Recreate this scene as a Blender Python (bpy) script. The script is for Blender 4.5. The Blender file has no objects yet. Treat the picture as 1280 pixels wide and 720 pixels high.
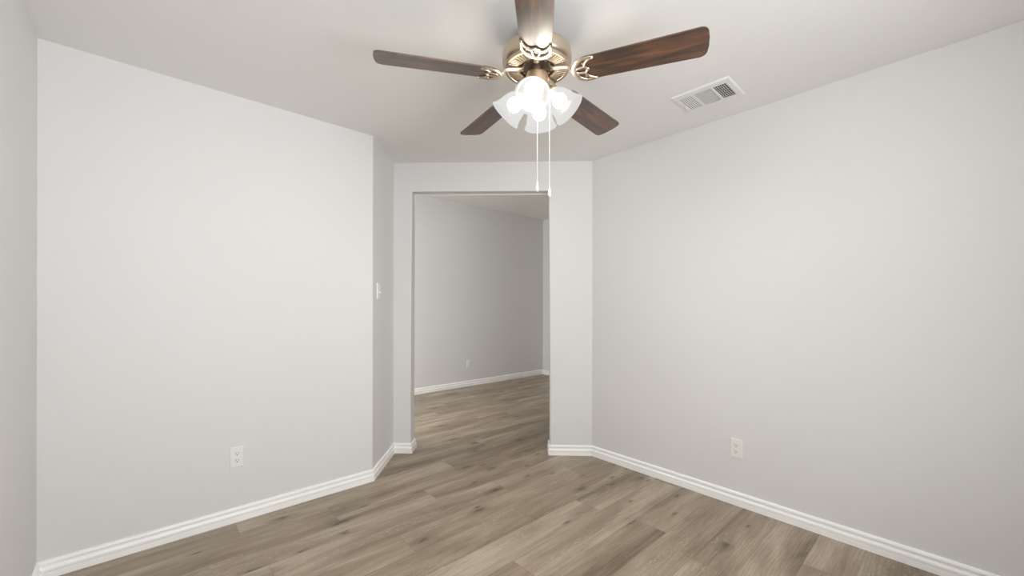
import bpy, bmesh, math, random
from mathutils import Vector, Matrix
R = math.radians
scene = bpy.context.scene
col = scene.collection

# ------------------------------------------------------------------ camera, light, exposure
F_PX, HORIZON, YAW, ROLL = 507.93, 381.8, R(47.617), 0.0018
CAM = Vector((0.346, -2.7875, 1.2421))
cam = bpy.data.cameras.new('camera')
cam.sensor_width = 36.0
cam.lens = 36.0 * F_PX / 1280.0
cam.shift_y = (HORIZON - 360.0) / 1280.0
cam.clip_start = 0.02
cam_o = bpy.data.objects.new('camera', cam)
col.objects.link(cam_o)
look = Vector((math.cos(YAW), math.sin(YAW), 0))
q = look.to_track_quat('-Z', 'Y')
cam_o.rotation_mode = 'QUATERNION'
cam_o.rotation_quaternion = q @ Matrix.Rotation(ROLL, 4, 'Z').to_quaternion()
cam_o.location = CAM
scene.camera = cam_o

scene.view_settings.view_transform = 'Standard'
scene.view_settings.look = 'None'
scene.view_settings.gamma = 1.0
scene.view_settings.use_curve_mapping = False
scene.view_settings.exposure = 0.0
scene.cycles.use_denoising = True
scene.cycles.max_bounces = 16
scene.cycles.diffuse_bounces = 10
scene.cycles.transparent_max_bounces = 12
scene.cycles.sample_clamp_indirect = 6.0
scene.cycles.caustics_reflective = False
scene.cycles.caustics_refractive = False

world = bpy.data.worlds.new('daylight')
scene.world = world
world.use_nodes = True
bg = world.node_tree.nodes['Background']
bg.inputs['Color'].default_value = (0.86, 0.93, 1.0, 1)
bg.inputs['Strength'].default_value = 1.5


def area(name, loc, rot, sx, sy, power, color):
    l = bpy.data.lights.new(name, 'AREA')
    l.shape = 'RECTANGLE'
    l.size, l.size_y, l.energy, l.color = sx, sy, power, color
    o = bpy.data.objects.new(name, l)
    o.location, o.rotation_euler = loc, rot
    col.objects.link(o)
    return o


# unseen area lamps serve as daylight outside the two added windows, rear and hall
area('added_daylight', (0.98, -3.95, 1.12), (R(113), 0, 0), 2.0, 1.7, 124, (0.985, 0.99, 1.0))
area('added_hall_daylight', (-0.4, 0.85, 1.55), (R(80), 0, R(-86)), 1.4, 1.3, 165, (1.0, 0.98, 0.955))
BULB_STRENGTH = 350.0

# ------------------------------------------------------------------ dimensions
H, HH, TH = 2.44, 2.79, 0.12                 # ceiling, hall ceiling, wall thickness
YR = -3.5                                   # rear wall, behind the camera
P_R0, P_A, P_B = Vector((0.041, YR)), Vector((0, 0)), Vector((1.5563, 0))
P_C, P_F, P_R1 = Vector((1.9172, 0.4114)), Vector((3.1085, -0.7473)), Vector((3.0690, YR))
DD = (P_F - P_C).normalized()                # along the doorway wall
DN = Vector((-DD.y, DD.x))                   # away from the room
DL = (P_F - P_C).length
JL, JR, DTOP = 0.1453, 1.3148, 2.208
FAN = Vector((1.591, -1.578))


# ------------------------------------------------------------------ materials
def mat(name, color=(.8, .8, .8), rough=.5, metal=0.0, **kw):
    m = bpy.data.materials.new(name)
    m.use_nodes = True
    b = m.node_tree.nodes['Principled BSDF']
    b.inputs['Base Color'].default_value = (*color, 1)
    b.inputs['Roughness'].default_value = rough
    b.inputs['Metallic'].default_value = metal
    for k, v in kw.items():
        b.inputs[k].default_value = v
    return m


class NT:
    def __init__(s, m):
        s.t = m.node_tree
        s.b = s.t.nodes['Principled BSDF']

    def n(s, kind, **kw):
        nd = s.t.nodes.new(kind)
        for k, v in kw.items():
            setattr(nd, k, v)
        return nd

    def link(s, a, b):
        s.t.links.new(a, b)

    def math(s, op, a, b=None, clamp=False):
        nd = s.n('ShaderNodeMath', operation=op, use_clamp=clamp)
        for i, v in enumerate((a, b)):
            if v is None:
                continue
            if isinstance(v, (int, float)):
                nd.inputs[i].default_value = v
            else:
                s.link(v, nd.inputs[i])
        return nd.outputs[0]

    def noise(s, vec, scale, detail=2, rough=.5, dist=0):
        nd = s.n('ShaderNodeTexNoise')
        nd.inputs['Scale'].default_value = scale
        nd.inputs['Detail'].default_value = detail
        nd.inputs['Roughness'].default_value = rough
        nd.inputs['Distortion'].default_value = dist
        if vec is not None:
            s.link(vec, nd.inputs['Vector'])
        return nd.outputs['Fac']

    def mapping(s, vec, scale, loc=(0, 0, 0)):
        nd = s.n('ShaderNodeMapping')
        nd.inputs['Scale'].default_value = scale
        nd.inputs['Location'].default_value = loc
        s.link(vec, nd.inputs['Vector'])
        return nd.outputs[0]

    def ramp(s, fac, stops):
        nd = s.n('ShaderNodeValToRGB')
        el = nd.color_ramp.elements
        while len(el) < len(stops):
            el.new(.5)
        for e, (p, c) in zip(el, stops):
            e.position, e.color = p, (*c, 1) if len(c) == 3 else c
        s.link(fac, nd.inputs[0])
        return nd.outputs[0]

    def mix(s, fac, a, b, blend='MIX'):
        nd = s.n('ShaderNodeMix', data_type='RGBA', blend_type=blend)
        for i, v in ((0, fac), (6, a), (7, b)):
            if isinstance(v, (int, float)):
                nd.inputs[i].default_value = v
            elif isinstance(v, tuple):
                nd.inputs[i].default_value = (*v, 1)
            else:
                s.link(v, nd.inputs[i])
        return nd.outputs[2]

    def bump(s, height, strength, dist):
        nd = s.n('ShaderNodeBump')
        nd.inputs['Strength'].default_value = strength
        nd.inputs['Distance'].default_value = dist
        s.link(height, nd.inputs['Height'])
        s.link(nd.outputs[0], s.b.inputs['Normal'])


def plaster(name, color, rough, scale=140, strength=.12):
    m = mat(name, color, rough)
    t = NT(m)
    tc = t.n('ShaderNodeTexCoord').outputs['Object']
    v = t.noise(tc, 1.3, 3)
    t.link(t.mix(v, tuple(c * .985 for c in color), tuple(min(1, c * 1.012) for c in color)), t.b.inputs['Base Color'])
    t.bump(t.noise(tc, scale, 3, .6), strength, .0012)
    return m


WALL = plaster('wall_paint', (.722, .715, .717), .55)
CEIL = plaster('ceiling_paint', (.80, .785, .77), .75, 90, .2)
TRIM = mat('trim_paint', (.95, .95, .95), .32)
PLASTIC = mat('white_plastic', (.80, .795, .78), .3)
DARK = mat('dark_slot', (.05, .045, .04), .6)
VENTWHITE = mat('vent_enamel', (.78, .77, .75), .4)
DUCT = mat('duct_shade', (.035, .032, .03), .8)


def floor_material():
    m = mat('oak_vinyl_plank', rough=.42)
    t = NT(m)
    uv = t.n('ShaderNodeUVMap', uv_map='plank').outputs[0]
    at = t.n('ShaderNodeAttribute', attribute_name='tone')
    tone = t.n('ShaderNodeSeparateColor')
    t.link(at.outputs['Color'], tone.inputs[0])
    r1, r2, r3 = tone.outputs
    sep = t.n('ShaderNodeSeparateXYZ')
    t.link(uv, sep.inputs[0])
    off = t.n('ShaderNodeCombineXYZ')
    t.link(t.math('MULTIPLY', r1, 37.0), off.inputs[0])
    t.link(t.math('MULTIPLY', r2, 53.0), off.inputs[1])
    add = t.n('ShaderNodeVectorMath', operation='ADD')
    t.link(uv, add.inputs[0])
    t.link(off.outputs[0], add.inputs[1])
    p = add.outputs[0]
    # warp so that the grain meanders
    wz = t.n('ShaderNodeTexNoise')
    wz.inputs['Scale'].default_value = 1.0
    wz.inputs['Detail'].default_value = 2
    t.link(t.mapping(p, (3.0, 5.0, 1)), wz.inputs['Vector'])
    ws = t.n('ShaderNodeVectorMath', operation='MULTIPLY_ADD')
    t.link(wz.outputs['Color'], ws.inputs[0])
    ws.inputs[1].default_value = (.02, .016, 0)
    t.link(p, ws.inputs[2])
    pw = ws.outputs[0]
    broad = t.noise(t.mapping(pw, (1.25, 7.5, 1)), 1.0, 4, .58, .6)
    streak = t.noise(t.mapping(pw, (2.6, 36.0, 1)), 1.0, 5, .66, .3)
    fine = t.noise(t.mapping(pw, (15.0, 260.0, 1)), 1.0, 4, .75, .2)
    cath = t.n('ShaderNodeTexWave', wave_type='BANDS', bands_direction='Y', wave_profile='SIN')
    cath.inputs['Scale'].default_value = 10.0
    cath.inputs['Distortion'].default_value = 7.0
    cath.inputs['Detail'].default_value = 3.0
    cath.inputs['Detail Scale'].default_value = 1.1
    t.link(t.mapping(pw, (.5, 2.0, 1)), cath.inputs['Vector'])
    val = t.math('ADD', t.math('MULTIPLY', broad, .66), t.math('MULTIPLY', streak, .34))
    val = t.math('ADD', val, t.math('MULTIPLY', fine, .15))
    val = t.math('ADD', val, t.math('MULTIPLY', cath.outputs['Fac'], .05))
    val = t.math('ADD', val, t.math('MULTIPLY', t.math('SUBTRACT', r3, .5), .10))
    tilt = t.math('MULTIPLY', t.math('SUBTRACT', r2, .5), t.math('SUBTRACT', t.math('DIVIDE', sep.outputs[1], .1905), .5))
    val = t.math('ADD', val, t.math('MULTIPLY', tilt, .30))
    c = t.ramp(val, [(.40, (.155, .112, .073)), (.53, (.258, .200, .141)), (.65, (.350, .282, .206)),
                     (.80, (.500, .424, .330))])
    # knots: dark elongated spots, most of them small, with a soft halo along the grain
    def knots(scale, loc, thr, stops, amt, c):
        vo = t.n('ShaderNodeTexVoronoi', feature='F1', voronoi_dimensions='2D')
        vo.inputs['Scale'].default_value = 1.0
        wob = t.n('ShaderNodeVectorMath', operation='ADD')
        nz = t.n('ShaderNodeTexNoise')
        nz.inputs['Scale'].default_value = 30.0
        nz.inputs['Detail'].default_value = 3.0
        t.link(p, nz.inputs['Vector'])
        sc = t.n('ShaderNodeVectorMath', operation='SCALE')
        sc.inputs['Scale'].default_value = .13
        t.link(nz.outputs['Color'], sc.inputs[0])
        t.link(t.mapping(p, scale, loc), wob.inputs[0])
        t.link(sc.outputs[0], wob.inputs[1])
        t.link(wob.outputs[0], vo.inputs['Vector'])
        keep = t.n('ShaderNodeSeparateColor')
        t.link(vo.outputs['Color'], keep.inputs[0])
        kmask = t.math('GREATER_THAN', keep.outputs[0], thr)
        halo = t.ramp(vo.outputs['Distance'], stops)
        kf = t.math('MULTIPLY', t.math('MULTIPLY', halo, kmask), amt)
        return t.mix(kf, c, (.055, .036, .022))
    c = knots((2.2, 5.8, 1), (0, 0, 0), .80, [(0.0, (1, 1, 1)), (.045, (.8,) * 3), (.10, (.38,) * 3), (.26, (0,) * 3)], .85, c)
    c = knots((4.2, 12.0, 1), (3.3, 7.1, 0), .89, [(0.0, (1, 1, 1)), (.06, (.8,) * 3), (.12, (.25,) * 3), (.22, (0,) * 3)], .8, c)
    # flecked patches of raised figure
    fl = t.noise(t.mapping(p, (34.0, 150.0, 1)), 1.0, 2, .5, 1.2)
    patch = t.ramp(t.noise(t.mapping(p, (1.0, 9.0, 1), (5, 9, 0)), 1.0, 2), [(.52, (0,) * 3), (.61, (1,) * 3)])
    flm = t.math('MULTIPLY', t.ramp(fl, [(.56, (0,) * 3), (.64, (1,) * 3)]), patch)
    c = t.mix(t.math('MULTIPLY', flm, .42), c, (.60, .52, .42))
    # bevelled joint line, uv.z-free: second map holds the distance to the plank edges
    ed = t.n('ShaderNodeUVMap', uv_map='edge').outputs[0]
    es = t.n('ShaderNodeSeparateXYZ')
    t.link(ed, es.inputs[0])
    half = 0.0
    ju = t.math('MINIMUM', es.outputs[0], t.math('SUBTRACT', 1.378, es.outputs[0]))
    jv = t.math('MINIMUM', es.outputs[1], t.math('SUBTRACT', .1905, es.outputs[1]))
    jd = t.math('MINIMUM', ju, jv)
    joint = t.math('LESS_THAN', jd, .0013)
    c = t.mix(t.math('MULTIPLY', joint, .42), c, (.12, .088, .06))
    t.link(c, t.b.inputs['Base Color'])
    rg = t.math('ADD', t.math('MULTIPLY', streak, .12), .30)
    t.link(rg, t.b.inputs['Roughness'])
    t.b.inputs['Specular IOR Level'].default_value = .5
    t.bump(t.math('SUBTRACT', t.math('MULTIPLY', fine, .35), joint), .12, .001)
    return m


FLOOR = floor_material()


def walnut():
    m = mat('walnut_laminate', rough=.3)
    t = NT(m)
    tc = t.n('ShaderNodeTexCoord').outputs['Object']
    a = t.noise(t.mapping(tc, (3.2, 34, 10)), 1.0, 5, .6, .9)
    b = t.noise(t.mapping(tc, (9, 210, 30)), 1.0, 3, .6)
    v = t.math('ADD', t.math('MULTIPLY', a, .85), t.math('MULTIPLY', b, .18))
    c = t.ramp(v, [(.36, (.018, .008, .0045)), (.50, (.062, .025, .012)), (.66, (.17, .066, .026))])
    t.link(c, t.b.inputs['Base Color'])
    t.b.inputs['Coat Weight'].default_value = .8
    t.b.inputs['Coat IOR'].default_value = 1.6
    t.b.inputs['Coat Roughness'].default_value = .42
    return m


WALNUT = walnut()


def brushed():
    m = mat('brushed_nickel', (.62, .53, .42), .3, 1.0)
    t = NT(m)
    tc = t.n('ShaderNodeTexCoord').outputs['Object']
    v = t.noise(t.mapping(tc, (4, 4, 260)), 1.0, 3)
    t.link(t.mix(v, (.55, .45, .345), (.66, .56, .45)), t.b.inputs['Base Color'])
    t.link(t.math('ADD', t.math('MULTIPLY', v, .10), .31), t.b.inputs['Roughness'])
    return m


NICKEL = brushed()
MOTORDARK = mat('motor_interior', (.075, .048, .029), .6, .2)  # dark brown inside of the motor, behind the ribs and in the recess


def frosted():
    m = bpy.data.materials.new('frosted_glass')
    m.use_nodes = True
    nt = m.node_tree
    nt.nodes.clear()
    o = nt.nodes.new('ShaderNodeOutputMaterial')
    tr = nt.nodes.new('ShaderNodeBsdfTranslucent')
    tr.inputs['Color'].default_value = (.0010, .0010, .0010, 1)
    di = nt.nodes.new('ShaderNodeBsdfDiffuse')
    di.inputs['Color'].default_value = (.0010, .0010, .0010, 1)
    tp = nt.nodes.new('ShaderNodeBsdfTransparent')
    tp.inputs['Color'].default_value = (.97, .965, .95, 1)
    gl = nt.nodes.new('ShaderNodeBsdfGlossy')
    gl.inputs['Roughness'].default_value = .25
    m1, m2, m3 = (nt.nodes.new('ShaderNodeMixShader') for _ in range(3))
    m1.inputs[0].default_value = .5
    nt.links.new(tr.outputs[0], m1.inputs[1])
    nt.links.new(di.outputs[0], m1.inputs[2])
    m2.inputs[0].default_value = .29
    em = nt.nodes.new('ShaderNodeEmission')          # the lit glass glows evenly
    em.inputs['Color'].default_value = (1.0, .985, .965, 1)
    em.inputs['Strength'].default_value = .78
    ad = nt.nodes.new('ShaderNodeAddShader')
    nt.links.new(m1.outputs[0], ad.inputs[0])
    nt.links.new(em.outputs[0], ad.inputs[1])
    nt.links.new(ad.outputs[0], m2.inputs[1])
    nt.links.new(tp.outputs[0], m2.inputs[2])
    m3.inputs[0].default_value = .004
    nt.links.new(m2.outputs[0], m3.inputs[1])
    nt.links.new(gl.outputs[0], m3.inputs[2])
    nt.links.new(m3.outputs[0], o.inputs[0])
    return m


FROST = frosted()
BULB = mat('lit_bulb', (.9, .9, .88), .4)
BULB.node_tree.nodes['Principled BSDF'].inputs['Emission Color'].default_value = (1.0, .93, .83, 1)
BULB.node_tree.nodes['Principled BSDF'].inputs['Emission Strength'].default_value = BULB_STRENGTH


def clear_pane():
    m = bpy.data.materials.new('window_glass')
    m.use_nodes = True
    nt = m.node_tree
    nt.nodes.clear()
    o = nt.nodes.new('ShaderNodeOutputMaterial')
    tp = nt.nodes.new('ShaderNodeBsdfTransparent')
    tp.inputs['Color'].default_value = (.96, .975, .97, 1)
    gl = nt.nodes.new('ShaderNodeBsdfGlossy')
    gl.inputs['Roughness'].default_value = .01
    mx = nt.nodes.new('ShaderNodeMixShader')
    mx.inputs[0].default_value = .06
    nt.links.new(tp.outputs[0], mx.inputs[1])
    nt.links.new(gl.outputs[0], mx.inputs[2])
    nt.links.new(mx.outputs[0], o.inputs[0])
    return m


GLASS = clear_pane()


# ------------------------------------------------------------------ mesh helpers
def link(name, bm, material, parent=None, smooth=False, autosmooth=None):
    bmesh.ops.recalc_face_normals(bm, faces=bm.faces)
    me = bpy.data.meshes.new(name)
    bm.to_mesh(me)
    bm.free()
    for mm in (material if isinstance(material, list) else [material]):
        me.materials.append(mm)
    if smooth:
        for p in me.polygons:
            p.use_smooth = True
    if autosmooth is not None:
        me.set_sharp_from_angle(angle=R(autosmooth))
    o = bpy.data.objects.new(name, me)
    col.objects.link(o)
    if parent:
        o.parent = parent
    return o


def struct(name, bm, material, parent=None, **kw):
    o = link(name, bm, material, parent, **kw)
    o['kind'] = 'structure'
    return o


def thing(name, label, cat, loc, rotz=0, group=None):
    o = bpy.data.objects.new(name, None)
    col.objects.link(o)
    o.empty_display_size = .05
    o.location = loc
    o.rotation_euler = (0, 0, rotz)
    o['label'], o['category'] = label, cat
    if group:
        o['group'] = group
    return o


def box(bm, c, s, bevel=0, seg=2, rot=None):
    r = bmesh.ops.create_cube(bm, size=1)
    vs = r['verts']
    for v in vs:
        v.co = Vector((v.co.x * s[0], v.co.y * s[1], v.co.z * s[2]))
    if bevel:
        es = list({e for v in vs for e in v.link_edges})
        rb = bmesh.ops.bevel(bm, geom=es, offset=bevel, segments=seg, affect='EDGES', profile=.5)
        vs = list({v for f in rb['faces'] for v in f.verts} | {v for v in vs if v.is_valid})
        seen = set(vs)
        stack = list(vs)
        while stack:
            for e in stack.pop().link_edges:
                for w in e.verts:
                    if w not in seen:
                        seen.add(w)
                        stack.append(w)
        vs = list(seen)
    for v in vs:
        p = v.co if rot is None else rot @ v.co
        v.co = p + Vector(c)
    return vs


def prism(bm, pts, z0, z1):
    lo = [bm.verts.new((p[0], p[1], z0)) for p in pts]
    hi = [bm.verts.new((p[0], p[1], z1)) for p in pts]
    bm.faces.new(lo)
    bm.faces.new(hi)
    n = len(pts)
    for i in range(n):
        bm.faces.new((lo[i], lo[(i + 1) % n], hi[(i + 1) % n], hi[i]))
    return lo, hi


def lathe(bm, prof, n=48, M=None):
    rings = []
    for r, z in prof:
        if r < 1e-6:
            vs = [bm.verts.new((0, 0, z))]
        else:
            vs = [bm.verts.new((r * math.cos(2 * math.pi * i / n), r * math.sin(2 * math.pi * i / n), z)) for i in range(n)]
        rings.append(vs)
    for a, b in zip(rings, rings[1:]):
        if len(a) == 1 and len(b) == 1:
            continue
        for i in range(n):
            j = (i + 1) % n
            if len(a) == 1:
                bm.faces.new((a[0], b[i], b[j]))
            elif len(b) == 1:
                bm.faces.new((a[i], a[j], b[0]))
            else:
                bm.faces.new((a[i], a[j], b[j], b[i]))
    if M is not None:
        for ring in rings:
            for v in ring:
                v.co = M @ v.co
    return rings


def tube(bm, pts, rw, rt=None, n=10, up=Vector((0, 0, 1)), cap=True, taper=None):
    """sweep an ellipse (half width rw across, half thickness rt along 'up')"""
    rt = rt or rw
    pts = [Vector(p) for p in pts]
    rings = []
    for i, p in enumerate(pts):
        d = (pts[min(i + 1, len(pts) - 1)] - pts[max(i - 1, 0)]).normalized()
        side = d.cross(up)
        if side.length < 1e-4:
            side = d.cross(Vector((1, 0, 0)))
        side.normalize()
        u = side.cross(d).normalized()
        k = taper[i] if taper else 1
        rings.append([bm.verts.new(p + side * rw * k * math.cos(2 * math.pi * j / n) + u * rt * k * math.sin(2 * math.pi * j / n)) for j in range(n)])
    for a, b in zip(rings, rings[1:]):
        for j in range(n):
            bm.faces.new((a[j], a[(j + 1) % n], b[(j + 1) % n], b[j]))
    if cap:
        bm.faces.new(rings[0])
        bm.faces.new(rings[-1])


def smooth_path(pts, k=6):
    pts = [Vector(p) for p in pts]
    out = []
    for i in range(len(pts) - 1):
        p0, p1, p2, p3 = pts[max(i - 1, 0)], pts[i], pts[i + 1], pts[min(i + 2, len(pts) - 1)]
        for s in range(k):
            t = s / k
            out.append(.5 * ((2 * p1) + (p2 - p0) * t + (2 * p0 - 5 * p1 + 4 * p2 - p3) * t * t + (3 * p1 - p0 - 3 * p2 + p3) * t ** 3))
    out.append(pts[-1])
    return out


def offset_line(pts, d, closed=False):
    """offset a 2D polyline to its right by d with mitred corners"""
    out = []
    n = len(pts)
    for i, p in enumerate(pts):
        ns = []
        if i > 0 or closed:
            e = (p - pts[i - 1]).normalized()
            ns.append(Vector((e.y, -e.x)))
        if i < n - 1 or closed:
            e = (pts[(i + 1) % n] - p).normalized()
            ns.append(Vector((e.y, -e.x)))
        if len(ns) == 1:
            out.append(p + ns[0] * d)
        else:
            m = (ns[0] + ns[1]).normalized()
            out.append(p + m * (d / max(.2, m.dot(ns[0]))))
    return out


# ------------------------------------------------------------------ room shell
ROOM = [P_R0, P_A, P_B, P_C, P_F, P_R1]
OUT = offset_line(ROOM, -TH, True)
WH = 2.85


def wall_quad(name, i):
    j = (i + 1) % len(ROOM)
    bm = bmesh.new()
    prism(bm, [ROOM[i], ROOM[j], OUT[j], OUT[i]], 0, WH)
    return struct(name, bm, WALL)


wall_quad('wall_left', 0)
wall_quad('wall_right', 4)
# back wall and the short return meet in a rounded corner bead
rb = .016
tl = rb * math.tan(R(24.4))
e1 = (P_B - P_A).normalized()
e2 = (P_C - P_B).normalized()
arc = []
p0, p1 = P_B - e1 * tl, P_B + e2 * tl
for k in range(9):
    t = k / 8
    arc.append((1 - t) ** 2 * p0 + 2 * t * (1 - t) * P_B + t * t * p1)
mid = 4
bm = bmesh.new()
prism(bm, [P_A] + arc[:mid + 1] + [OUT[2], OUT[1]], 0, WH)
struct('wall_back', bm, WALL)
bm = bmesh.new()
prism(bm, arc[mid:] + [P_C, OUT[3], OUT[2]], 0, WH)
struct('wall_return', bm, WALL)

# wall with the cased-less opening, edges rounded with corner bead
bm = bmesh.new()
ext0, ext1 = -.10, DL + .03
outline = [(ext0, 0), (JL, 0), (JL, DTOP), (JR, DTOP), (JR, 0), (ext1, 0), (ext1, WH), (ext0, WH)]
front = [bm.verts.new((k, 0, z)) for k, z in outline]
back = [bm.verts.new((k, TH, z)) for k, z in outline]
bm.faces.new(front)
bm.faces.new(back[::-1])
n = len(outline)
for i in range(n):
    bm.faces.new((front[i], front[(i + 1) % n], back[(i + 1) % n], back[i]))
bev = []
for e in bm.edges:
    a, b = e.verts
    if (a in front) == (b in front):
        s = front if a in front else back
        ia, ib = s.index(a), s.index(b)
        if {ia, ib} in ({1, 2}, {2, 3}, {3, 4}):
            bev.append(e)
bmesh.ops.bevel(bm, geom=bev, offset=.011, segments=4, affect='EDGES', profile=.5)
bmesh.ops.transform(bm, verts=bm.verts, matrix=Matrix(((DD.x, DN.x, 0, P_C.x), (DD.y, DN.y, 0, P_C.y), (0, 0, 1, 0), (0, 0, 0, 1))))
struct('wall_doorway', bm, WALL)


def frame_wall(name, u0, u1, o0, o1, z0, z1, h, thick, M):
    """wall in local (u, thickness, z) with one rectangular opening"""
    bm = bmesh.new()
    for a, b, c, d in ((u0, o0, 0, h), (o1, u1, 0, h), (o0, o1, 0, z0), (o0, o1, z1, h)):
        box(bm, ((a + b) / 2, thick / 2, (c + d) / 2), (b - a, thick, d - c))
    bmesh.ops.remove_doubles(bm, verts=bm.verts, dist=1e-5)
    bmesh.ops.transform(bm, verts=bm.verts, matrix=M)
    return struct(name, bm, WALL)


def window(name, o0, o1, z0, z1, thick, M):
    bm = bmesh.new()
    w = .05
    y = thick * .6
    for c, s in ((((o0 + o1) / 2, y, z0 + w / 2), (o1 - o0, .06, w)), (((o0 + o1) / 2, y, z1 - w / 2), (o1 - o0, .06, w)),
                 ((o0 + w / 2, y, (z0 + z1) / 2), (w, .06, z1 - z0 - 2 * w)), ((o1 - w / 2, y, (z0 + z1) / 2), (w, .06, z1 - z0 - 2 * w)),
                 (((o0 + o1) / 2, y, (z0 + z1) / 2), (o1 - o0 - 2 * w, .045, .035))):
        box(bm, c, s, .004)
    bmesh.ops.transform(bm, verts=bm.verts, matrix=M)
    f = struct(name, bm, TRIM)
    bm = bmesh.new()
    box(bm, ((o0 + o1) / 2, y, (z0 + z1) / 2), (o1 - o0 - 2 * w + .01, .006, z1 - z0 - 2 * w + .01))
    bmesh.ops.transform(bm, verts=bm.verts, matrix=M)
    g = struct('added_window_pane', bm, GLASS, f)
    return f


M_rear = Matrix(((1, 0, 0, 0), (0, -1, 0, YR), (0, 0, 1, 0), (0, 0, 0, 1)))
frame_wall('wall_rear', -.08, 3.20, 0.20, 1.78, .60, 2.15, WH, TH, M_rear)
window('added_window_1', 0.20, 1.78, .60, 2.15, TH, M_rear)  # unseen window, added to give the room's daylight a source

# the hall beyond the opening
FX, FY, FSL = 5.720, 2.2713, -.00685
far = lambda x: FY + (x - FX) * FSL
bm = bmesh.new()
prism(bm, [(-.12, far(-.12)), (FX + .12, far(FX + .12)), (FX + .12, FY + .15), (-.12, FY + .20)], 0, WH)
struct('wall_hall_far', bm, WALL)
bm = bmesh.new()
prism(bm, [(FX, FY + .02), (FX, -1.1), (FX + .12, -1.1), (FX + .12, FY + .02)], 0, WH)
struct('wall_hall_right', bm, WALL)
bm = bmesh.new()
prism(bm, [(3.2, -1.0), (FX + .05, -1.0), (FX + .05, -1.12), (3.2, -1.12)], 0, WH)
struct('wall_hall_near', bm, WALL)
M_hl = Matrix(((0, -1, 0, 0), (1, 0, 0, 0), (0, 0, 1, 0), (0, 0, 0, 1)))
frame_wall('wall_hall_left', .05, 2.36, .30, 1.50, .85, 2.15, WH, TH, M_hl)
window('added_window_2', .30, 1.50, .85, 2.15, TH, M_hl)  # out of view too, added as the source of the hall's daylight

bm = bmesh.new()
inner = offset_line(ROOM, -.03, True)
prism(bm, inner, H, H + .06)
struct('ceiling', bm, CEIL)
bm = bmesh.new()
box(bm, (2.86, .63, HH + .03), (5.96, 3.6, .06))
struct('ceiling_hall', bm, CEIL)

# floor: one mesh of planks laid along x, joints where the photograph shows them
random.seed(11)
bm = bmesh.new()
uvp = bm.loops.layers.uv.new('plank')
uve = bm.loops.layers.uv.new('edge')
tn = bm.loops.layers.float_color.new('tone')
W, L = .1905, 1.378
known = {-1: .742, -2: 1.19, -3: 1.748, -4: 2.176, -5: 1.371, -6: 2.036, -7: 2.40, -8: 1.683, -9: 2.47, 0: 2.605, 8: 3.167}
X0, X1 = -.14, FX + .1
for r in range(-20, 13):
    y0, y1 = r * W, r * W + W
    if y1 < YR - .12 or y0 > 2.42:
        continue
    j = known.get(r, random.uniform(0, L))
    j -= L * math.ceil((j - X0) / L)
    while j < X1:
        a, b = max(j, X0), min(j + L, X1)
        if b - a > 1e-4:
            ya, yb = max(y0, YR - .1), min(y1, 2.40)
            vs = [bm.verts.new(p) for p in ((a, ya, 0), (b, ya, 0), (b, yb, 0), (a, yb, 0))]
            f = bm.faces.new(vs)
            tone = (random.random(), random.random(), random.random(), 1)
            for lp in f.loops:
                lp[uvp].uv = (lp.vert.co.x - j, lp.vert.co.y - y0)
                lp[uve].uv = (lp.vert.co.x - j, lp.vert.co.y - y0)
                lp[tn] = tone
        j += L
fl = struct('floor', bm, FLOOR)
if fl.data.polygons[0].normal.z < 0:
    fl.data.flip_normals()

# baseboards
PROF = [(0.0, 0.0), (.0145, 0.0), (.0145, .0270), (.0135, .0282), (.0145, .0296), (.0148, .0440), (.0138, .0475), (.0108, .0500), (.0092, .0535),
        (.0088, .0590), (.0095, .0630), (.0118, .0655), (.0124, .0700), (.0116, .0760), (.0085, .0808), (.0030, .0830), (0.0, .0832)]


def baseboard(name, path):
    bm = bmesh.new()
    rows = []
    for d, z in PROF:
        ln = offset_line(path, d)
        rows.append([bm.verts.new((p.x, p.y, z + .0002)) for p in ln])
    n = len(path)
    m = len(rows)
    for i in range(m):
        a, b = rows[i], rows[(i + 1) % m]
        for j in range(n - 1):
            bm.faces.new((a[j], a[j + 1], b[j + 1], b[j]))
    bm.faces.new([r[0] for r in rows])
    bm.faces.new([r[-1] for r in rows])
    return struct(name, bm, TRIM, smooth=True, autosmooth=38)


dp = lambda k, t=0.0: P_C + DD * k + DN * t
baseboard('baseboard_left', [P_R0 + Vector((0, .002)), P_A, P_B, P_C, dp(JL), dp(JL, TH), dp(-.05, TH)])
baseboard('baseboard_right', [dp(DL, TH), dp(JR, TH), dp(JR), P_F, P_R1 + Vector((0, .002))])
baseboard('baseboard_rear', [P_R1 + Vector((-.016, 0)), P_R0 + Vector((.016, 0))])
baseboard('baseboard_hall', [Vector((.02, far(.02))), Vector((FX, FY)), Vector((FX, -.98))])

# ------------------------------------------------------------------ ceiling fan
fan = thing('ceiling_fan', 'brushed nickel ceiling fan with five walnut blades and four lit frosted glass shades', 'ceiling fan', (FAN.x, FAN.y, H))
ZB = 2.2074 - H          # blade plane below the ceiling
AZ = R(223.147)
TILT = R(-12)


def fz(prof):
    return [(r, z - H) for r, z in prof]


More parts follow.
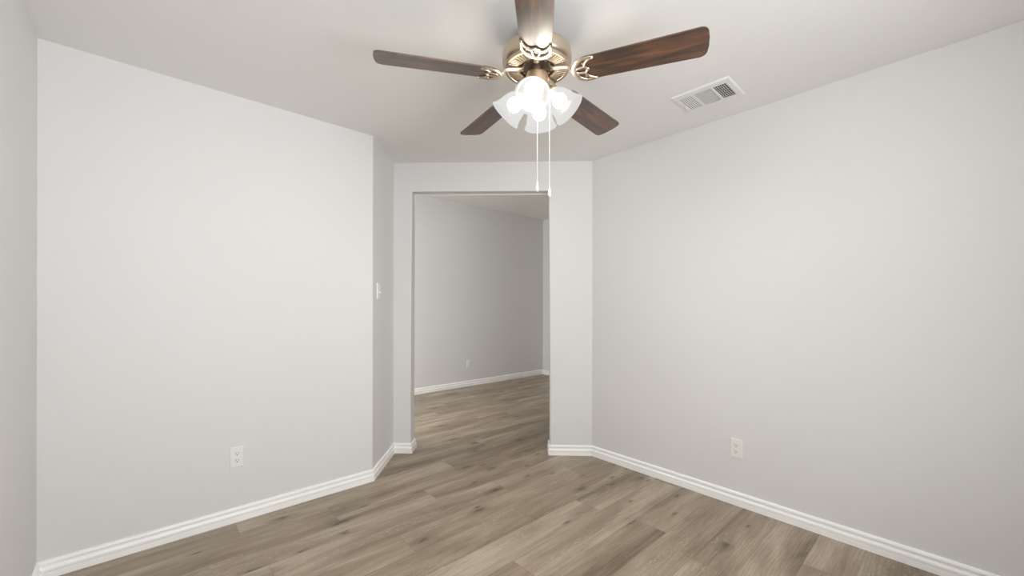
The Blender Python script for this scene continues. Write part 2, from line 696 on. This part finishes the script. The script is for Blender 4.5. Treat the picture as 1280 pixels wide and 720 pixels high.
bm = bmesh.new()
lathe(bm, fz([(0, 2.4395), (.064, 2.4395), (.066, 2.434), (.062, 2.418), (.048, 2.398), (.030, 2.386), (.020, 2.382), (0, 2.382)]))
link('canopy', bm, NICKEL, fan, True, 40)
bm = bmesh.new()
lathe(bm, fz([(0, 2.39), (.0135, 2.39), (.0135, 2.340), (0, 2.340)]), 24)
link('downrod', bm, NICKEL, fan, True, 40)
bm = bmesh.new()
lathe(bm, fz([(.0765, 2.262), (.0765, 2.2485), (.079, 2.2465), (.0825, 2.2465), (.084, 2.2485), (.084, 2.2535), (.1235, 2.2535), (.1235, 2.2475), (.126, 2.2455),
              (.1350, 2.2455), (.1380, 2.2475), (.1385, 2.2525), (.1350, 2.2555), (.1350, 2.2605), (.1415, 2.264), (.1455, 2.270), (.1465, 2.276), (.1465, 2.3075),
              (.1450, 2.3150), (.1400, 2.3220), (.1250, 2.3310), (.0900, 2.3400), (.0500, 2.3440), (.025, 2.346), (.018, 2.352), (0, 2.352)]), 96)
link('motor_housing', bm, NICKEL, fan, True, 30)
# ring of radial ribs round the underside
bm = bmesh.new()
NR = 56
for k in range(NR):
    a = 2 * math.pi * k / NR
    m = Matrix.Rotation(a, 3, 'Z')
    box(bm, m @ Vector((.1037, 0, 2.2487 - H)), (.0405, .0080, .0046), .0010, 1, m)
lathe(bm, fz([(.101, 2.2505), (.105, 2.2505), (.105, 2.2525), (.101, 2.2525), (.101, 2.2505)]), 70)
link('vent_grille', bm, NICKEL, fan)
bm = bmesh.new()
lathe(bm, fz([(.0840, 2.2530), (.1236, 2.2530)]), 96)
lathe(bm, fz([(0, 2.2600), (.0766, 2.2600)]), 64)
link('motor_core', bm, MOTORDARK, fan)
bm = bmesh.new()
for k in range(16):
    a = 2 * math.pi * (k + .5) / 16
    lathe(bm, [(0, -.0050), (.0034, -.0040), (.0044, 0), (.0036, .006)], 10, Matrix.Translation((.063 * math.cos(a), .063 * math.sin(a), 2.2545 - H)))
link('flywheel', bm, NICKEL, fan, True, 40)

# blades with their irons
half = lambda x: .0600 + (.0685 - .0600) * (x - .168) / (.66 - .168)
pts = []


def corner(cx, cy, r, a0, a1, k=8):
    return [(cx + r * math.cos(R(a0 + (a1 - a0) * i / k)), cy + r * math.sin(R(a0 + (a1 - a0) * i / k))) for i in range(k + 1)]


x0, x1 = .170, .660
pts += corner(x1 - .026, half(x1) - .026, .026, 88, 0)
tipbow = [(x1 + .003, y) for y in (.02, 0, -.02)]
pts += tipbow
pts += corner(x1 - .026, -(half(x1) - .026), .026, 0, -88)
pts += corner(x0 + .045, -(half(x0) - .045), .045, -90, -180)
pts += corner(x0 + .045, half(x0) - .045, .045, 180, 90)
bm = bmesh.new()
prism(bm, pts[::-1], -.0028, .0028)
es = [e for e in bm.edges if abs(e.verts[0].co.z - e.verts[1].co.z) < 1e-6]
bmesh.ops.bevel(bm, geom=es, offset=.0012, segments=2, affect='EDGES', profile=.5)
blade0 = link('blade', bm, WALNUT, fan)

bm = bmesh.new()
zz = -.0062
# outer crescent
outer = []
for i in range(25):
    a = R(100 + 160 * i / 24)
    outer.append((.2235 + .0610 * math.cos(a) * 1.02, .0590 * math.sin(a), zz))
outer = [(.247, .0545, zz), (.238, .0572, zz)] + outer[1:-1] + [(.238, -.0572, zz), (.247, -.0545, zz)]
tp = [.55, .75] + [.85 + .45 * math.sin(math.pi * i / 22) for i in range(23)] + [.75, .55]
tube(bm, outer, .0088, .0046, 12, taper=tp)
# scalloped inner edge
for s in (1, -1):
    sc = smooth_path([(.243, .0535 * s, zz), (.228, .0470 * s, zz), (.2135, .0345 * s, zz), (.2085, .0210 * s, zz), (.2130, .0080 * s, zz), (.2215, 0, zz)], 5)
    tube(bm, sc, .0052, .0042, 8)
    tube(bm, smooth_path([(.1640, .005 * s, zz), (.1800, .0125 * s, zz), (.2095, .0165 * s, zz)], 5), .0052, .0040, 8)
    lathe(bm, [(0, -.0055), (.0042, -.0036), (.0055, 0), (.0042, .0036), (0, .0045)], 12, Matrix.Translation((.2455, .0535 * s, zz)))
    lathe(bm, [(0, -.0048), (.0030, -.0035), (.0036, 0), (0, .001)], 12, Matrix.Translation((.205, .036 * s, zz - .001)))
iron0 = link('blade_iron', bm, NICKEL, fan, True, 50)
# the arm itself (un-pitched), a part of the iron
bm = bmesh.new()
arm = smooth_path([(.060, 0, 2.2570 - H), (.065, 0, 2.2440 - H), (.078, 0, 2.2370 - H), (.108, 0, 2.2335 - H), (.135, 0, 2.2270 - H), (.152, 0, 2.2090 - H), (.168, 0, 2.2005 - H)], 5)
tube(bm, arm, .0106, .0060, 14, taper=[1.15 - .35 * abs(i / (len(arm) - 1) - .35) for i in range(len(arm))])
lathe(bm, [(0, -.006), (.006, -.005), (.0085, 0), (.0065, .006), (0, .008)], 16, Matrix.Translation((.156, 0, 2.2045 - H)))
armp0 = link('arm', bm, NICKEL, fan, True, 50)
for k in range(5):
    a = AZ + k * R(72)
    rot = Matrix.Rotation(a, 4, 'Z')
    pit = Matrix.Translation((0, 0, ZB)) @ rot @ Matrix.Rotation(TILT, 4, 'X')
    if k == 0:
        b, ir, ar = blade0, iron0, armp0
    else:
        b, ir, ar = blade0.copy(), iron0.copy(), armp0.copy()
        for o in (b, ir, ar):
            col.objects.link(o)
    b.parent = fan
    b.matrix_local = pit
    ir.parent = fan
    ir.matrix_local = pit
    ar.parent = ir
    ar.matrix_local = pit.inverted() @ rot

# switch housing and light kit
bm = bmesh.new()
lathe(bm, fz([(0, 2.262), (.019, 2.262), (.019, 2.2295), (.0440, 2.2285), (.0465, 2.2270), (.0475, 2.2240), (.0475, 2.186), (.052, 2.183), (.0555, 2.181), (.0565, 2.176), (.0565, 2.166), (.054, 2.160), (.046, 2.152),
              (.034, 2.144), (.020, 2.138), (.010, 2.134), (.009, 2.128), (.005, 2.122), (0, 2.121)]), 64)
link('switch_housing', bm, NICKEL, fan, True, 35)
SH_TILT = R(46)
AZ_SH = R(217.2)
NECK = Vector((.058, 0, 2.146 - H))
AX = Vector((math.cos(SH_TILT), 0, -math.sin(SH_TILT)))
Mx = Matrix.Translation(NECK) @ Vector((0, 0, 1)).rotation_difference(AX).to_matrix().to_4x4()
bm = bmesh.new()
o_ = [(.0255, 0.0), (.0285, .006), (.0365, .015), (.0450, .028), (.0515, .043), (.0558, .060), (.0588, .077), (.0620, .092), (.0665, .104), (.0718, .1125), (.0735, .1150)]
i_ = [(r - .0030, s) for r, s in o_][::-1]
i_[0] = (.0720, .1158)
lathe(bm, o_ + i_ + [o_[0]], 56, Mx)
shade0 = link('lamp_shade', bm, FROST, fan, True, 60)
bm = bmesh.new()
bl = [(0, .008), (.012, .008), (.0125, .022), (.016, .030)]
for i in range(1, 11):
    a = R(-62 + 152 * i / 10)
    bl.append((.0300 * math.cos(a), .0560 + .0300 * math.sin(a)))
bl[-1] = (0, .086)
lathe(bm, bl, 28, Mx)
bulb0 = link('bulb', bm, BULB, shade0, True)
bm = bmesh.new()
tube(bm, smooth_path([(.034, 0, 2.170 - H), (.046, 0, 2.1640 - H), NECK - AX * .018, NECK - AX * .004], 5), .0095, .0095, 14)
lathe(bm, [(0, -.020), (.012, -.020), (.021, -.014), (.0262, -.005), (.0290, .004), (.0290, .008), (.0265, .008), (.0255, -.001), (0, -.001)], 32, Mx)
for k in range(3):
    a = R(120 * k + 30)
    box(bm, Mx @ Vector((.0305 * math.cos(a), .0305 * math.sin(a), .004)), (.005, .005, .005), .0015)
larm0 = link('lamp_arm', bm, NICKEL, fan, True, 40)
for k in range(4):
    a = AZ_SH + k * R(90)
    rot = Matrix.Rotation(a, 4, 'Z')
    if k == 0:
        s, b, la = shade0, bulb0, larm0
    else:
        s, b, la = shade0.copy(), bulb0.copy(), larm0.copy()
        for o in (s, b, la):
            col.objects.link(o)
    s.parent = fan
    la.parent = fan
    s.matrix_local = rot
    la.matrix_local = rot
    b.parent = s
    b.matrix_local = Matrix.Identity(4)

# pull chains hanging from the switch housing
fwv = Vector((math.cos(YAW), math.sin(YAW)))
rtv = Vector((fwv.y, -fwv.x))
for dx, dz_, ztop, zbot in ((.0055, .051, 2.18, 1.741), (.0545, .004, 2.18, 1.706)):
    p = rtv * dx + fwv * dz_
    bm = bmesh.new()
    ktop = zbot + .046
    pr = []
    z = ktop - H
    zt = ztop - H
    nb = int((zt - z) / .0032)
    for i in range(nb + 1):
        pr += [(.0010, z + i * .0032), (.0019, z + i * .0032 + .0016)]
    lathe(bm, [(0, z)] + pr + [(0, z + (nb + 1) * .0032)], 8, Matrix.Translation((p.x, p.y, 0)))
    ch = link('pull_chain', bm, PLASTIC, fan, True)
    bm = bmesh.new()
    lathe(bm, [(r, zbot - H + s) for r, s in ((0, 0), (.0035, .0008), (.0062, .0040), (.0073, .0090), (.0072, .0150), (.0058, .0260), (.0040, .0360), (.0027, .0430), (.0018, .0465), (0, .0470))],
          20, Matrix.Translation((p.x, p.y, 0)))
    link('pull_knob', bm, PLASTIC, ch, True)

# ------------------------------------------------------------------ ceiling register
VX, VY = 2.7285, -1.8275
vent = thing('air_vent', 'white metal three-section air vent set in the ceiling near the right wall', 'air vent', (VX, VY, H), R(.8))
LX, LY = .2505, .3015            # across x, along y
SEC = [(.058, .124), (-.046, .044), (-.126, -.060)]   # y ranges of the three openings: slatted, fine, grid
ox = .084
bm = bmesh.new()
zf = -.0085
tk = .0022
ys = [LY / 2, SEC[0][1], SEC[0][0], SEC[1][1], SEC[1][0], SEC[2][1], SEC[2][0], -LY / 2]
for a, b in ((ys[0], ys[1]), (ys[2], ys[3]), (ys[4], ys[5]), (ys[6], ys[7])):
    box(bm, (0, (a + b) / 2, zf), (2 * ox, a - b, tk))
for s in (1, -1):
    box(bm, (s * (ox + LX / 2) / 2, 0, zf), (LX / 2 - ox, LY, tk))
bmesh.ops.remove_doubles(bm, verts=bm.verts, dist=1e-6)
# sloped skirt up to the ceiling
e = .006
a_ = [(-LX / 2, -LY / 2), (LX / 2, -LY / 2), (LX / 2, LY / 2), (-LX / 2, LY / 2)]
b_ = [(-LX / 2 - e, -LY / 2 - e), (LX / 2 + e, -LY / 2 - e), (LX / 2 + e, LY / 2 + e), (-LX / 2 - e, LY / 2 + e)]
lo = [bm.verts.new((x, y, zf - tk / 2)) for x, y in a_]
hi = [bm.verts.new((x, y, -.0006)) for x, y in b_]
for i in range(4):
    bm.faces.new((lo[i], lo[(i + 1) % 4], hi[(i + 1) % 4], hi[i]))
link('frame', bm, VENTWHITE, vent)
bm = bmesh.new()
box(bm, (0, 0, -.0012), (2 * ox + .01, LY - .03, .0012))
link('duct_shade_plate', bm, DUCT, vent)  # flat dark plate, its colour stands in for the shade inside the duct


def slats(y0, y1, along, n, w, tilt, thick, name):
    bm = bmesh.new()
    for i in range(n):
        t = (i + .5) / n
        if along == 'x':
            c = (0, y0 + (y1 - y0) * t, -.0055)
            m = Matrix.Rotation(tilt, 3, 'X')
            box(bm, c, (2 * ox + .004, w, thick), rot=m)
        else:
            c = (-ox + 2 * ox * t, (y0 + y1) / 2, -.0055)
            m = Matrix.Rotation(tilt, 3, 'Y')
            box(bm, c, (w, y1 - y0 + .004, thick), rot=m)
    link(name, bm, VENTWHITE, vent)


slats(*SEC[0], 'x', 6, .0066, R(-16), .0010, 'slats')
slats(*SEC[1], 'y', 14, .0050, R(14), .0010, 'slats')
slats(*SEC[2], 'x', 6, .0072, R(50), .0018, 'slats')
bm = bmesh.new()
for i in range(7):
    box(bm, (-ox + 2 * ox * (i + .5) / 7, (SEC[2][0] + SEC[2][1]) / 2, -.0026), (.0070, SEC[2][1] - SEC[2][0], .0009))
link('damper', bm, mat('galvanised_grey', (.45, .43, .40), .6), vent)
bm = bmesh.new()
box(bm, (.030, .134, zf - .004), (.030, .004, .008), .0012)
box(bm, (.043, .134, zf - .009), (.010, .007, .006), .002)
link('lever', bm, VENTWHITE, vent)


# ------------------------------------------------------------------ wall plates
def plate_mesh(name, parent, w=.070, h=.119, t=.0062):
    bm = bmesh.new()
    s = .0045
    r0 = [(-w / 2, -h / 2), (w / 2, -h / 2), (w / 2, h / 2), (-w / 2, h / 2)]
    v0 = [bm.verts.new((x, 0, z)) for x, z in r0]
    v1 = [bm.verts.new((x, -t * .45, z)) for x, z in r0]
    v2 = [bm.verts.new((x - math.copysign(s, x), -t, z - math.copysign(s, z))) for x, z in r0]
    for a, b in ((v0, v1), (v1, v2)):
        for i in range(4):
            bm.faces.new((a[i], a[(i + 1) % 4], b[(i + 1) % 4], b[i]))
    bm.faces.new(v0)
    bm.faces.new(v2)
    es = [e for e in bm.edges if all(v.co.y < -t * .3 for v in e.verts)]
    bmesh.ops.bevel(bm, geom=es, offset=.0011, segments=2, affect='EDGES', profile=.5)
    return link(name, bm, PLASTIC, parent)


def outlet(loc, rz, label):
    t = thing('wall_outlet', label, 'power outlet', loc, rz, 'white duplex wall outlets')
    plate_mesh('cover_plate', t)
    yf = -.0062
    for s in (1, -1):
        zc = .0197 * s
        bm = bmesh.new()
        pr = []
        for i in range(40):
            a = 2 * math.pi * i / 40
            x, z = .0172 * math.cos(a), .0172 * math.sin(a)
            z = max(-.0142, min(.0142, z))
            pr.append((x, z))
        lo_ = [bm.verts.new((x, yf + .001, z + zc)) for x, z in pr]
        hi_ = [bm.verts.new((x * .97, yf - .0014, z * .97 + zc)) for x, z in pr]
        bm.faces.new(hi_)
        for i in range(40):
            bm.faces.new((lo_[i], lo_[(i + 1) % 40], hi_[(i + 1) % 40], hi_[i]))
        rc = link('receptacle', bm, PLASTIC, t)
        bm = bmesh.new()
        box(bm, (-.0064, yf - .0014, zc + .0035), (.0026, .0008, .0088))
        box(bm, (.0064, yf - .0014, zc + .0035), (.0024, .0008, .0074))
        lathe(bm, [(0, 0), (.0030, 0), (.0030, .0008), (0, .0008)], 14, Matrix.Translation((0, yf - .0010, zc - .0070)) @ Matrix.Rotation(R(90), 4, 'X'))
        link('slots', bm, DARK, rc)
    bm = bmesh.new()
    lathe(bm, [(0, .0014), (.0020, .0010), (.0028, 0), (0, 0)], 16, Matrix.Translation((0, yf + .0002, 0)) @ Matrix.Rotation(R(90), 4, 'X'))
    link('screw', bm, PLASTIC, t)
    return t


outlet((.7533, -.0002, .3705), 0, 'white duplex outlet low on the left wall above its long baseboard')
xr = P_F.x + (P_R1.x - P_F.x) * (-1.859 - P_F.y) / (P_R1.y - P_F.y)
outlet((xr - .0002, -1.859, .353), R(-90) + math.atan2(P_R1.x - P_F.x, -(P_R1.y - P_F.y)) * -1, 'white duplex outlet low on the right wall below the ceiling vent')
outlet((4.0716, far(4.0716) - .0002, .3477), math.atan(FSL), 'small white outlet on the far hall wall seen through the doorway')

ks = .122
sp = P_B + e2 * ks
sw = thing('light_switch', 'white toggle light switch on the narrow angled wall beside the doorway', 'light switch',
           (sp.x + e2.y * .0002, sp.y - e2.x * .0002, 1.3456), math.atan2(e2.y, e2.x))
plate_mesh('cover_plate', sw)
bm = bmesh.new()
box(bm, (0, -.0062, 0), (.0105, .0022, .0245), .0006)
link('toggle_collar', bm, PLASTIC, sw)
bm = bmesh.new()
box(bm, (0, -.0115, -.0085), (.0088, .0200, .0100), .0022, 3, Matrix.Rotation(R(42), 3, 'X'))
link('toggle', bm, PLASTIC, sw)
for s in (1, -1):
    bm = bmesh.new()
    lathe(bm, [(0, .0014), (.0020, .0010), (.0028, 0), (0, 0)], 16, Matrix.Translation((0, -.0061, .0302 * s)) @ Matrix.Rotation(R(90), 4, 'X'))
    link('screw', bm, PLASTIC, sw)
